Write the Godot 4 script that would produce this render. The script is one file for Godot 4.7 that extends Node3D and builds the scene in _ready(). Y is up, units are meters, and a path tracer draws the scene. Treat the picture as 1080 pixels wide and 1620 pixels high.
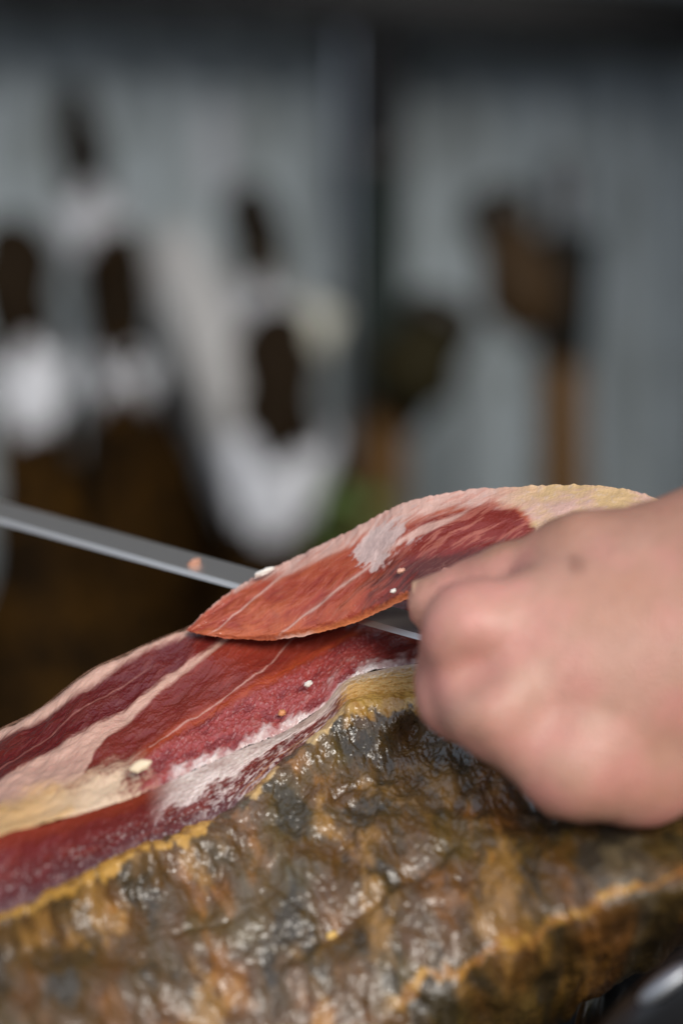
extends Node3D

# ---------------------------------------------------------------- camera numbers
const EYE := Vector3(0, 1.30, 0)
const PITCH := -6.0
const FOV := 24.1
const ASPECT := 682.0 / 1024.0
const FOCUS := 0.69

var fwd: Vector3
var upv: Vector3
var hh: float
var hw: float
var used_names := {}
var nz: Array[FastNoiseLite] = []
var blade_spot := Vector3.ZERO

# ---------------------------------------------------------------- small helpers
# a pixel of the photograph and a distance in metres give a place in the scene
func P(px: float, py: float, d: float) -> Vector3:
	return EYE + fwd * d + Vector3((px - 540.0) / 540.0 * hw * d, 0, 0) + upv * ((810.0 - py) / 810.0 * hh * d)

func noise(seed_: int, octaves: int) -> FastNoiseLite:
	var n := FastNoiseLite.new()
	n.seed = seed_
	n.noise_type = FastNoiseLite.TYPE_SIMPLEX_SMOOTH
	n.frequency = 1.0
	n.fractal_type = FastNoiseLite.FRACTAL_FBM if octaves > 1 else FastNoiseLite.FRACTAL_NONE
	n.fractal_octaves = octaves
	return n

func sm(a: float, b: float, x: float) -> float:
	return smoothstep(a, b, x)

func mixc(a: Color, b: Color, t: float) -> Color:
	return a.lerp(b, clampf(t, 0.0, 1.0))

# cubic curve through points that carry the station in x
func curve3(pts: Array, x: float) -> Vector2:
	var n := pts.size()
	var i := 0
	while i < n - 2 and pts[i + 1].x < x:
		i += 1
	var a: Vector3 = pts[i]
	var b: Vector3 = pts[i + 1]
	var before: Vector3 = pts[maxi(i - 1, 0)]
	var after: Vector3 = pts[mini(i + 2, n - 1)]
	var h := b.x - a.x
	var t := (x - a.x) / h
	var ma := (Vector2(b.y, b.z) - Vector2(before.y, before.z)) / (b.x - before.x)
	var mb := (Vector2(after.y, after.z) - Vector2(a.y, a.z)) / (after.x - a.x)
	var t2 := t * t
	var t3 := t2 * t
	return (2 * t3 - 3 * t2 + 1) * Vector2(a.y, a.z) + (t3 - 2 * t2 + t) * h * ma + (3 * t2 - 2 * t3) * Vector2(b.y, b.z) + (t3 - t2) * h * mb

func line2(pts: Array, x: float) -> float:
	var n := pts.size()
	if x <= pts[0].x:
		return pts[0].y
	for i in n - 1:
		if x < pts[i + 1].x:
			return lerpf(pts[i].y, pts[i + 1].y, smoothstep(0, 1, (x - pts[i].x) / (pts[i + 1].x - pts[i].x)) * 0.35 + 0.65 * (x - pts[i].x) / (pts[i + 1].x - pts[i].x))
	return pts[n - 1].y

func cr(p0: Vector3, p1: Vector3, p2: Vector3, p3: Vector3, t: float) -> Vector3:
	return 0.5 * (2.0 * p1 + (p2 - p0) * t + (2.0 * p0 - 5.0 * p1 + 4.0 * p2 - p3) * t * t + (3.0 * p1 - p0 - 3.0 * p2 + p3) * t * t * t)

func grid_normals(nu: int, nv: int, pts: PackedVector3Array, wrap_v := false) -> PackedVector3Array:
	var out := PackedVector3Array()
	out.resize(nu * nv)
	for i in nu:
		var ia := maxi(i - 1, 0) * nv
		var ib := mini(i + 1, nu - 1) * nv
		for j in nv:
			var ja := j - 1
			var jb := j + 1
			if wrap_v:
				ja = (ja + nv) % nv
				jb = jb % nv
			else:
				ja = maxi(ja, 0)
				jb = mini(jb, nv - 1)
			out[i * nv + j] = (pts[i * nv + jb] - pts[i * nv + ja]).cross(pts[ib + j] - pts[ia + j]).normalized()
	return out

func grid_mesh(nu: int, nv: int, pts: PackedVector3Array, cols: PackedColorArray, origin: Vector3, wrap_v := false) -> ArrayMesh:
	var nrm := grid_normals(nu, nv, pts, wrap_v)
	var idx := PackedInt32Array()
	var rows := nv if wrap_v else nv - 1
	idx.resize((nu - 1) * rows * 6)
	var k := 0
	for i in nu - 1:
		for j in rows:
			var a := i * nv + j
			var d := i * nv + (j + 1) % nv
			var b := a + nv
			var c := d + nv
			idx[k] = a
			idx[k + 1] = b
			idx[k + 2] = c
			idx[k + 3] = a
			idx[k + 4] = c
			idx[k + 5] = d
			k += 6
	var moved := PackedVector3Array()
	moved.resize(pts.size())
	for i in pts.size():
		moved[i] = pts[i] - origin
	var arr := []
	arr.resize(Mesh.ARRAY_MAX)
	arr[Mesh.ARRAY_VERTEX] = moved
	arr[Mesh.ARRAY_NORMAL] = nrm
	if cols.size() > 0:
		arr[Mesh.ARRAY_COLOR] = cols
	arr[Mesh.ARRAY_INDEX] = idx
	var m := ArrayMesh.new()
	m.add_surface_from_arrays(Mesh.PRIMITIVE_TRIANGLES, arr)
	return m

func numbered(called: String) -> String:
	if not used_names.has(called):
		used_names[called] = 0
		return called
	used_names[called] += 1
	return "%s_%03d" % [called, used_names[called]]

func thing(called: String, label: String, category: String, at: Vector3, group := "") -> Node3D:
	var o := Node3D.new()
	o.name = numbered(called)
	add_child(o)
	o.position = at
	o.set_meta("label", label)
	o.set_meta("category", category)
	if group != "":
		o.set_meta("group", group)
	return o

func part(called: String, mesh: Mesh, m: Material, parent: Node, at := Vector3.ZERO) -> MeshInstance3D:
	var o := MeshInstance3D.new()
	o.name = called
	o.mesh = mesh
	o.material_override = m
	o.position = at
	parent.add_child(o, true)
	return o

func structure(called: String, label: String, mesh: Mesh, m: Material, at := Vector3.ZERO) -> MeshInstance3D:
	var o := MeshInstance3D.new()
	o.name = numbered(called)
	o.mesh = mesh
	o.material_override = m
	o.position = at
	add_child(o)
	o.set_meta("kind", "structure")
	o.set_meta("label", label)
	o.set_meta("category", called.replace("_", " "))
	return o

func bump_texture(seed_: int, freq: float, octaves: int) -> NoiseTexture2D:
	var t := NoiseTexture2D.new()
	t.width = 512
	t.height = 512
	t.seamless = true
	var n := noise(seed_, octaves)
	n.frequency = freq
	t.noise = n
	return t

# lin: linear base colour; with vertex colours it stays white
func mat(lin: Color, rough: float, spec := 0.5, vertex := false) -> StandardMaterial3D:
	var m := StandardMaterial3D.new()
	m.albedo_color = Color.WHITE if vertex else lin.linear_to_srgb()
	m.vertex_color_use_as_albedo = vertex
	m.roughness = rough
	m.metallic_specular = spec
	return m

func add_bump(m: StandardMaterial3D, tex: Texture2D, tiles_per_metre: float, centimetres: float) -> void:
	m.uv1_triplanar = true
	m.uv1_scale = Vector3.ONE * tiles_per_metre
	m.heightmap_enabled = true
	m.heightmap_texture = tex
	m.heightmap_scale = centimetres

func box(size: Vector3) -> ArrayMesh:
	# a box with narrow chamfers
	var c := minf(minf(size.x, size.y), size.z) * 0.08
	var st := SurfaceTool.new()
	st.begin(Mesh.PRIMITIVE_TRIANGLES)
	var h := size / 2.0
	var pts := PackedVector3Array()
	for sx in [-1, 1]:
		for sy in [-1, 1]:
			for sz in [-1, 1]:
				pts.append(Vector3(sx * (h.x - c), sy * (h.y - c), sz * h.z))
				pts.append(Vector3(sx * (h.x - c), sy * h.y, sz * (h.z - c)))
				pts.append(Vector3(sx * h.x, sy * (h.y - c), sz * (h.z - c)))
	# faces written out by hand: six sides, twelve chamfers, eight corners
	var q := func(a: Vector3, b: Vector3, cc: Vector3, d: Vector3) -> void:
		var n := (cc - a).cross(b - a)
		var mid := (a + b + cc + d) / 4.0
		var list := [a, b, cc, a, cc, d]
		if n.dot(mid) < 0:
			list = [a, cc, b, a, d, cc]
		for p in list:
			st.add_vertex(p)
	var id := func(sx: int, sy: int, sz: int, ax: int) -> Vector3:
		return pts[((sx + 1) / 2 * 4 + (sy + 1) / 2 * 2 + (sz + 1) / 2) * 3 + ax]
	for s in [-1, 1]:
		q.call(id.call(-1, -1, s, 0), id.call(1, -1, s, 0), id.call(1, 1, s, 0), id.call(-1, 1, s, 0))
		q.call(id.call(-1, s, -1, 1), id.call(1, s, -1, 1), id.call(1, s, 1, 1), id.call(-1, s, 1, 1))
		q.call(id.call(s, -1, -1, 2), id.call(s, 1, -1, 2), id.call(s, 1, 1, 2), id.call(s, -1, 1, 2))
		for t in [-1, 1]:
			q.call(id.call(-1, s, t, 0), id.call(1, s, t, 0), id.call(1, s, t, 1), id.call(-1, s, t, 1))
			q.call(id.call(s, -1, t, 0), id.call(s, 1, t, 0), id.call(s, 1, t, 2), id.call(s, -1, t, 2))
			q.call(id.call(s, t, -1, 1), id.call(s, t, 1, 1), id.call(s, t, 1, 2), id.call(s, t, -1, 2))
			for r in [-1, 1]:
				var a: Vector3 = id.call(s, t, r, 0)
				var b: Vector3 = id.call(s, t, r, 1)
				var e: Vector3 = id.call(s, t, r, 2)
				var n := (e - a).cross(b - a)
				for p in ([a, b, e] if n.dot(a) >= 0 else [a, e, b]):
					st.add_vertex(p)
	st.generate_normals()
	return st.commit()

# a swept round bar; radii per point
func tube(path: Array, radii: Array, seg := 20) -> ArrayMesh:
	var n := path.size()
	var pts := PackedVector3Array()
	var side := Vector3.ZERO
	var rows: Array = []
	rows.append([path[0], 0.0001])
	for i in n:
		rows.append([path[i], radii[i]])
	rows.append([path[n - 1], 0.0001])
	for k in rows.size():
		var i := clampi(k - 1, 0, n - 1)
		var dir: Vector3 = (path[mini(i + 1, n - 1)] - path[maxi(i - 1, 0)]).normalized()
		if side == Vector3.ZERO:
			side = dir.cross(Vector3.UP if absf(dir.y) < 0.9 else Vector3.RIGHT).normalized()
		side = (side - dir * side.dot(dir)).normalized()
		var other := dir.cross(side)
		for j in seg:
			var a := TAU * j / seg
			pts.append(rows[k][0] + (side * cos(a) + other * sin(a)) * rows[k][1])
	return grid_mesh(rows.size(), seg, pts, PackedColorArray(), Vector3.ZERO, true)

# a turned shape: rows of [height, radius], with an uneven outline
func lathe(rows: Array, seg := 40, squash := 1.0, uneven := 0.0, seed_ := 1, lean := 0.0) -> ArrayMesh:
	var pts := PackedVector3Array()
	var fine: Array = []
	for i in rows.size() - 1:
		var steps := 6
		for k in steps:
			var t := float(k) / steps
			var a: Array = rows[maxi(i - 1, 0)]
			var b: Array = rows[i]
			var c: Array = rows[i + 1]
			var d: Array = rows[mini(i + 2, rows.size() - 1)]
			var v := cr(Vector3(a[0], a[1], 0), Vector3(b[0], b[1], 0), Vector3(c[0], c[1], 0), Vector3(d[0], d[1], 0), t)
			fine.append(v)
	fine.append(Vector3(rows[-1][0], rows[-1][1], 0))
	var nn := noise(seed_, 3)
	for v: Vector3 in fine:
		for j in seg:
			var an := TAU * j / seg
			var r := maxf(v.y, 0.0002)
			var p := Vector3(cos(an) * r, v.x, sin(an) * r * squash)
			r *= 1.0 + uneven * nn.get_noise_3dv(p * 16.0)
			pts.append(Vector3(cos(an) * r + lean * v.x * v.x, v.x, sin(an) * r * squash))
	return grid_mesh(fine.size(), seg, pts, PackedColorArray(), Vector3.ZERO, true)

# ---------------------------------------------------------------- the scene
func _ready() -> void:
	fwd = Vector3(0, sin(deg_to_rad(PITCH)), -cos(deg_to_rad(PITCH)))
	upv = Vector3(0, cos(deg_to_rad(PITCH)), sin(deg_to_rad(PITCH)))
	hh = tan(deg_to_rad(FOV / 2.0))
	hw = hh * ASPECT
	for i in 8:
		nz.append(noise(11 + i * 7, [3, 3, 2, 2, 1, 4, 2, 3][i]))
	make_camera_and_light()
	make_setting()
	make_far_hams()
	make_far_stands()
	make_ham_stand()
	make_ham()
	make_slice()
	make_knife()
	make_hand()
	make_crumbs()

func make_camera_and_light() -> void:
	var cam := Camera3D.new()
	cam.name = "camera"
	add_child(cam)
	cam.position = EYE
	cam.rotation_degrees = Vector3(PITCH, 0, 0)
	cam.near = 0.02
	cam.far = 200.0
	cam.current = true
	var at := CameraAttributesPhysical.new()
	at.frustum_focal_length = 85.0
	at.frustum_focus_distance = FOCUS
	at.exposure_aperture = 3.7
	at.frustum_near = 0.02
	at.frustum_far = 200.0
	cam.attributes = at
	cam.keep_aspect = Camera3D.KEEP_HEIGHT
	cam.fov = FOV
	var we := WorldEnvironment.new()
	we.name = "world_environment"
	var e := Environment.new()
	e.background_mode = Environment.BG_SKY
	var sky := Sky.new()
	var sm_ := ProceduralSkyMaterial.new()
	sm_.sky_top_color = Color(0.53, 0.57, 0.63)
	sm_.sky_horizon_color = Color(0.58, 0.61, 0.655)
	sm_.sky_curve = 0.2
	sm_.ground_bottom_color = Color(0.3, 0.3, 0.3)
	sm_.ground_horizon_color = Color(0.6, 0.6, 0.6)
	sm_.sun_angle_max = 1.0
	sky.sky_material = sm_
	e.sky = sky
	e.tonemap_mode = Environment.TONE_MAPPER_LINEAR
	e.tonemap_exposure = 1.98
	e.sdfgi_enabled = true
	e.ssao_enabled = true
	e.ssil_enabled = true
	we.environment = e
	add_child(we)
	var sun := DirectionalLight3D.new()
	sun.name = "sun"
	sun.light_energy = 0.5
	sun.light_angular_distance = 20.0
	sun.light_color = Color(1.0, 0.98, 0.95)
	sun.shadow_enabled = true
	add_child(sun)
	# from behind the camera, low under the roof's edge
	sun.look_at_from_position(Vector3(0.24, 0.46, 1.0), Vector3.ZERO)

func make_setting() -> void:
	var ground := PlaneMesh.new()
	ground.size = Vector2(60, 60)
	var gm := mat(Color(0.10, 0.098, 0.095), 0.9)
	add_bump(gm, bump_texture(5, 0.03, 4), 2.0, 0.4)
	structure("ground", "grey concrete ground under the stall", ground, gm)

	# corrugated sheets of the stall's rear wall, each 0.9 m wide
	var wall := Node3D.new()
	wall.name = numbered("wall")
	add_child(wall)
	wall.position = P(540, 810, 2.95) * Vector3(0, 0, 1)
	wall.set_meta("kind", "structure")
	wall.set_meta("label", "pale grey corrugated metal wall behind the hams")
	wall.set_meta("category", "wall")
	var wm := mat(Color(0.52, 0.585, 0.625), 0.6, 0.4)
	add_bump(wm, bump_texture(9, 0.02, 4), 1.5, 0.15)
	var ramp := Gradient.new()
	ramp.offsets = PackedFloat32Array([0.25, 0.5, 0.75])
	ramp.colors = PackedColorArray([Color(0.60, 0.63, 0.64), Color(0.71, 0.75, 0.77), Color(0.76, 0.80, 0.83)])
	var grime := bump_texture(13, 0.012, 4)
	grime.color_ramp = ramp
	wm.albedo_color = Color.WHITE
	wm.albedo_texture = grime
	var prof := [[0.0, 0.0], [0.035, 0.0], [0.05, 0.03], [0.075, 0.03], [0.09, 0.0]]
	var pts := PackedVector3Array()
	var n := 0
	for r in 10:
		for q: Array in prof.slice(0, 4) if r < 9 else prof:
			pts.append(Vector3(r * 0.09 + q[0], 3.0, q[1]))
			pts.append(Vector3(r * 0.09 + q[0], 0.0, q[1]))
			pts.append(Vector3(r * 0.09 + q[0], 0.0, q[1] - 0.004))
			pts.append(Vector3(r * 0.09 + q[0], 3.0, q[1] - 0.004))
			n += 1
	var st := SurfaceTool.new()
	st.begin(Mesh.PRIMITIVE_TRIANGLES)
	for i in n - 1:
		for k in 4:
			var a := pts[i * 4 + k]
			var d := pts[i * 4 + (k + 1) % 4]
			var b := pts[i * 4 + 4 + k]
			var c := pts[i * 4 + 4 + (k + 1) % 4]
			for p: Vector3 in [a, b, c, a, c, d]:
				st.add_vertex(p)
	st.generate_normals()
	var sheet := st.commit()
	for i in 6:
		part("corrugated_sheet", sheet, wm, wall, Vector3(-2.7 + i * 0.902, 0, 0.005 * (i % 2)))

	var canvas := mat(Color(0.27, 0.28, 0.29), 0.9, 0.3)
	# roof of the stall, from the wall forward to above the carving table
	var roof := structure("roof", "grey canopy roof over the stall", box(Vector3(5.6, 0.03, 2.0)), canvas, Vector3(0, 2.42, -2.0))
	roof.rotation_degrees.x = -3.0

	structure("valance", "grey canvas valance hanging from the roof's front edge", box(Vector3(5.6, 0.26, 0.015)), canvas, Vector3(0, 2.27, -0.995))
	var side := structure("side_wall", "grey canvas side of the stall", box(Vector3(0.02, 2.3, 1.75)), canvas, Vector3(0.70, 1.15, -2.07))
	side.set_meta("category", "wall")
	var side2 := structure("side_wall", "grey canvas side of the stall beyond the collared hams", box(Vector3(0.02, 2.3, 1.75)), canvas, Vector3(-1.45, 1.15, -2.07))
	side2.set_meta("category", "wall")

	# dark post and rail in front of the wall
	var a := P(600, 810, 2.80)
	var post := thing("steel_post", "upright steel post dark above and grey-green below, in front of the wall", "post", Vector3(a.x, 0, a.z))
	var split := P(600, 255, 2.80).y
	part("lower_section", box(Vector3(0.060, split, 0.05)), mat(Color(0.022, 0.030, 0.028), 0.7, 0.2), post, Vector3(0, split / 2, 0))
	part("upper_section", box(Vector3(0.060, 2.3 - split, 0.06)), mat(Color(0.018, 0.018, 0.02), 0.5), post, Vector3(-0.001, split + (2.3 - split) / 2, 0))
	part("collar", box(Vector3(0.07, 0.03, 0.07)), mat(Color(0.03, 0.03, 0.03), 0.5), post, Vector3(0, split, 0))
	var b0 := P(-300, -52, 2.72)
	var b1 := P(1400, 50, 2.72)
	var rail := thing("ceiling_rail", "black steel rail running under the roof", "rail", (b0 + b1) / 2)
	var bar := part("bar", box(Vector3((b1 - b0).length(), 0.075, 0.05)), mat(Color(0.014, 0.014, 0.015), 0.5), rail)
	bar.rotation.z = atan2(b1.y - b0.y, b1.x - b0.x)
	part("hanger", box(Vector3(0.03, 0.6, 0.03)), mat(Color(0.014, 0.014, 0.015), 0.5), rail, Vector3(0.1, 0.3, 0))

	var sheet_at := P(370, 240, 2.9)
	var paper := thing("paper_notice", "blank pale paper sheet fixed on the corrugated wall", "paper", sheet_at)
	part("sheet", box(Vector3(0.07, 0.11, 0.003)), mat(Color(0.62, 0.63, 0.68), 0.8), paper)

	# tiers that carry the hams behind
	var tm := mat(Color(0.02, 0.021, 0.023), 0.7)
	var rack := thing("display_rack", "dark stepped rack carrying the hams by the wall", "rack", Vector3(-0.1, 0, -2.45))
	part("shelf", box(Vector3(2.6, 0.04, 0.34)), tm, rack, Vector3(0, 0.42, 0.27))
	part("shelf", box(Vector3(2.6, 0.04, 0.34)), tm, rack, Vector3(0, 0.68, -0.1))
	part("front_panel", box(Vector3(2.6, 0.40, 0.02)), tm, rack, Vector3(0, 0.2, 0.42))
	part("riser", box(Vector3(2.6, 0.26, 0.02)), tm, rack, Vector3(0, 0.55, 0.08))
	for s in [-1.28, 1.28]:
		part("side_panel", box(Vector3(0.03, 0.66, 0.34)), tm, rack, Vector3(s, 0.33, -0.1))

	# table under the ham stand
	var table := thing("carving_table", "dark wooden table under the black ham stand", "table", Vector3(0.05, 0, -0.75))
	var tw := mat(Color(0.03, 0.022, 0.017), 0.5)
	part("table_top", box(Vector3(1.5, 0.04, 0.75)), tw, table, Vector3(0, 0.95, 0))
	for s in [[-0.68, -0.3], [0.68, -0.3], [-0.68, 0.3], [0.68, 0.3]]:
		part("leg", box(Vector3(0.06, 0.93, 0.06)), tw, table, Vector3(s[0], 0.465, s[1]))

# ---------------------------------------------------------------- hams out of focus
func make_far_hams() -> void:
	var rm := mat(Color(0.16, 0.085, 0.03), 0.5)
	var rb := noise(3, 4)
	rb.frequency = 0.012
	var ramp := Gradient.new()
	ramp.offsets = PackedFloat32Array([0.25, 0.5, 0.72])
	ramp.colors = PackedColorArray([Color(0.02, 0.014, 0.008), Color(0.08, 0.046, 0.015), Color(0.26, 0.17, 0.04)])
	var nt := NoiseTexture2D.new()
	nt.noise = rb
	nt.seamless = true
	nt.color_ramp = ramp
	rm.albedo_color = Color.WHITE
	rm.roughness = 0.75
	rm.metallic_specular = 0.15
	rm.albedo_texture = nt
	add_bump(rm, bump_texture(17, 0.04, 4), 4.0, 0.4)
	var hm := mat(Color(0.014, 0.009, 0.005), 0.8, 0.15)
	var cm := mat(Color(0.55, 0.565, 0.61), 0.9, 0.2)
	var body := lathe([[0.0, 0.02], [0.01, 0.07], [0.08, 0.125], [0.2, 0.14], [0.32, 0.115], [0.44, 0.07], [0.54, 0.042], [0.66, 0.034], [0.69, 0.03], [0.692, 0.0]], 40, 0.7, 0.16, 4)
	var hoof := lathe([[0.664, 0.0], [0.667, 0.030], [0.69, 0.032], [0.72, 0.035], [0.755, 0.033], [0.785, 0.027], [0.80, 0.016], [0.803, 0.0]], 24, 0.8, 0.5, 6)
	# cloth gathered round the shank, wide above and drawn in below, pleated
	var cp := PackedVector3Array()
	var prof := [[0.585, 0.040], [0.59, 0.047], [0.62, 0.066], [0.655, 0.085], [0.672, 0.088], [0.675, 0.083], [0.655, 0.078], [0.62, 0.058], [0.592, 0.041]]
	for r: Array in prof:
		for j in 72:
			var an := TAU * j / 72
			var rr: float = r[1] * (1.0 + 0.05 * sin(an * 11.0 + r[0] * 30.0) + 0.04 * sin(an * 5.0 + 1.0))
			var yy: float = r[0] + (0.012 * sin(an * 3.0 + 0.6) + 0.008 * sin(an * 7.0)) * clampf((r[0] - 0.6) / 0.07, 0, 1)
			cp.append(Vector3(cos(an) * rr, yy, sin(an) * rr))
	var collar := grid_mesh(prof.size(), 72, cp, PackedColorArray(), Vector3.ZERO, true)
	# station in the picture of the middle of the collar, distance, size, lean, collar width
	var list := [
		[430, 772, 2.20, 1.0, 2.0, 0.60, 0.0, "large cured ham standing hoof up with the widest white cloth collar, by the post"],
		[190, 628, 2.25, 0.95, 3.0, 0.38, 0.0, "cured ham standing hoof up with a small white collar, between two collared hams"],
		[45, 632, 2.20, 1.0, -5.0, 0.44, 0.0, "cured ham standing hoof up with a broad white collar at the end of the rack"],
		[150, 372, 2.55, 0.95, -9.0, 0.46, 0.0, "cured ham standing on the upper shelf with a white collar and the tallest black hoof"],
		[425, 506, 2.60, 0.9, -8.0, 0.45, 0.0, "cured ham on the upper shelf leaning behind the widest white collar"],
	]
	for k in list.size():
		var l: Array = list[k]
		var c := P(l[0], l[1], l[2])
		var s: float = l[3]
		var h := thing("cured_ham", l[7], "ham", Vector3.ZERO, "hams standing on the rack by the wall")
		var b := Basis(Vector3(0, 0, 1), deg_to_rad(-l[4])) * Basis(Vector3.UP, k * 1.7)
		var up_: Vector3 = b.y
		h.transform = Transform3D(b.scaled(Vector3.ONE * s), c - up_ * 0.635 * s)
		part("body", body, rm, h)
		part("hoof", hoof, hm, h)
		var cl := part("cloth_collar", collar, cm, h)
		cl.scale = Vector3(l[5], 1, l[5])
	# a ham in a pale cloth bag
	var bag := thing("bagged_ham", "slim ham wrapped in a pale cloth bag leaning on the upper shelf", "ham", Vector3.ZERO, "")
	var bb := Basis(Vector3(0, 0, 1), deg_to_rad(24.0))
	bag.transform = Transform3D(bb, P(300, 455, 2.62) - bb.y * 0.50)
	part("cloth_bag", lathe([[0.0, 0.0], [0.01, 0.05], [0.1, 0.06], [0.25, 0.055], [0.42, 0.043], [0.54, 0.034], [0.565, 0.018], [0.57, 0.0]], 40, 0.8, 0.12, 9), mat(Color(0.45, 0.45, 0.46), 0.9, 0.2), bag)
	# cream tag
	var tag := thing("paper_tag", "cream paper tag hanging beside the upper ham's hoof", "tag", P(500, 520, 2.5))
	var card := part("card", box(Vector3(0.04, 0.05, 0.002)), mat(Color(0.50, 0.50, 0.44), 0.8), tag)
	card.rotation_degrees = Vector3(0, 20, -25)
	part("string", tube([Vector3(-0.02, 0.025, 0), Vector3(-0.05, 0.06, -0.01), Vector3(-0.07, 0.07, -0.03)], [0.0015, 0.0015, 0.0015], 8), mat(Color(0.4, 0.35, 0.25), 0.9), tag)

# ---------------------------------------------------------------- clamps with ham shanks, out of focus
func make_far_stands() -> void:
	var black := mat(Color(0.006, 0.007, 0.007), 0.7, 0.2)
	var grey := mat(Color(0.05, 0.055, 0.065), 0.5)
	var wood := mat(Color(0.085, 0.042, 0.012), 0.7, 0.3)
	add_bump(wood, bump_texture(23, 0.05, 3), 6.0, 0.1)
	var skin := mat(Color(0.034, 0.018, 0.006), 0.6, 0.3)
	add_bump(skin, bump_texture(29, 0.04, 4), 5.0, 0.3)
	var dark := mat(Color(0.012, 0.009, 0.006), 0.6)
	var dark_skin := mat(Color(0.016, 0.013, 0.005), 0.7, 0.2)
	# [post top, post foot, clamp, rod top, shank upper end, shank lower end, ...]
	var d := 2.35
	var spots := [
		[Vector2(888, 575), Vector2(900, 1150), Vector2(893, 470), Vector2(893, 255), Vector2(785, 325), Vector2(850, 530), Vector2(0.052, 0.13), "ham shank in black clamp on brown wooden post with tall grey rod", 0.040],
		[Vector2(606, 640), Vector2(590, 1150), Vector2(668, 585), Vector2(702, 470), Vector2(705, 490), Vector2(625, 640), Vector2(0.055, 0.115), "dark ham shank in black clamp on golden wooden post beside the steel post", 0.045],
	]
	for s: Array in spots:
		var foot := P(s[1].x, s[1].y, d)
		var t := thing("ham_holder", s[7], "ham holder", Vector3(foot.x, 0.44, foot.z), "wooden ham holders by the wall")
		var o := t.position
		var top := P(s[0].x, s[0].y, d)
		part("wooden_post", tube([Vector3(0, 0.0, 0), top - o], [0.030, 0.024], 16), wood, t)
		var c := P(s[2].x, s[2].y, d)
		var cl := part("clamp", box(Vector3(s[6].x, s[6].y, 0.06)), black, t, c - o)
		cl.rotation.z = -0.06 if s[8] < 0.042 else -0.55
		part("clamp_arm", tube([top - o, c - o + Vector3(0, -0.02, 0)], [0.022, 0.022], 12), black, t)
		part("rod", tube([c - o, P(s[3].x, s[3].y, d) - o], [0.020, 0.018], 12), grey if s[8] < 0.042 else black, t)
		var hi := P(s[4].x, s[4].y, d - 0.05)
		var lo := P(s[5].x, s[5].y, d - 0.05)
		var r: float = s[8]
		part("shank", tube([lo - o, lo.lerp(hi, 0.3) - o, lo.lerp(hi, 0.7) - o, hi - o], [r * 0.55, r * 1.1, r * 0.72, r * 0.8], 20), skin if r < 0.042 else dark_skin, t)
		part("hoof", tube([hi.lerp(lo, 0.16) - o, hi - o, hi + (hi - lo) * 0.12 - o], [r * 0.82, r * 0.85, r * 0.5], 20), dark, t)
	# green leaves behind the slice
	var herb := thing("potted_herb", "small green leafy herb in a dark pot behind the slice", "plant", P(560, 890, 2.0))
	part("pot", lathe([[-0.09, 0.0], [-0.09, 0.03], [-0.02, 0.04], [-0.02, 0.0]], 24), mat(Color(0.03, 0.02, 0.015), 0.7), herb)
	var rng := RandomNumberGenerator.new()
	rng.seed = 4
	var lm := mat(Color(0.06, 0.10, 0.02), 0.7)
	var leaf := SurfaceTool.new()
	leaf.begin(Mesh.PRIMITIVE_TRIANGLES)
	for p: Vector3 in [Vector3(0, 0, 0), Vector3(-0.009, 0.014, 0.003), Vector3(0, 0.03, 0), Vector3(0, 0, 0), Vector3(0, 0.03, 0), Vector3(0.009, 0.014, 0.003)]:
		leaf.add_vertex(p)
	leaf.generate_normals()
	var lmesh := leaf.commit()
	for i in 26:
		var o := part("leaf", lmesh, lm, herb, Vector3(rng.randf_range(-0.03, 0.03), rng.randf_range(-0.02, 0.05), rng.randf_range(-0.02, 0.03)))
		o.rotation = Vector3(rng.randf_range(-1, 1), rng.randf_range(0, TAU), rng.randf_range(-1, 1))

# ---------------------------------------------------------------- stand that carries the carved ham
func make_ham_stand() -> void:
	var black := mat(Color(0.012, 0.012, 0.013), 0.22)
	var t := thing("ham_stand", "black metal cradle stand holding the carved ham", "stand", Vector3(0.06, 0.97, -0.68))
	var o := t.position
	part("base_board", box(Vector3(0.62, 0.03, 0.26)), black, t, Vector3(0, 0.015, 0))
	var path := []
	var rad := []
	for q: Array in [[820, 1900, 0.64], [930, 1740, 0.615], [1020, 1640, 0.60], [1100, 1568, 0.592], [1200, 1490, 0.585], [1330, 1400, 0.58], [1500, 1310, 0.58]]:
		path.append(P(q[0], q[1], q[2]) - o)
		rad.append(0.0105)
	var bar := part("cradle_bar", tube(path, rad, 28), black, t)
	var back := []
	for q: Vector3 in path:
		back.append(q + Vector3(0.02, -0.01, -0.13))
	part("cradle_bar", tube(back, rad, 20), black, t)
	part("cross_bar", tube([path[1], back[1]], [0.008, 0.008], 16), black, t)
	part("cross_bar", tube([path[6], back[6]], [0.008, 0.008], 16), black, t)
	part("upright", tube([path[0], Vector3(path[0].x, 0.02, path[0].z)], [0.0105, 0.0105], 16), black, t)
	part("upright", tube([path[6], Vector3(path[6].x, 0.02, path[6].z)], [0.0105, 0.0105], 16), black, t)
	var steel := mat(Color(0.40, 0.41, 0.43), 0.45)
	steel.metallic = 0.9
	var b := SphereMesh.new()
	b.radius = 0.0042
	b.height = 0.006
	var bolt := part("bolt", b, steel, bar, P(1052, 1556, 0.585) - o)
	bolt.rotation_degrees = Vector3(0, 0, 36)
	bolt.scale = Vector3(1.9, 0.75, 0.8)

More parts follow.
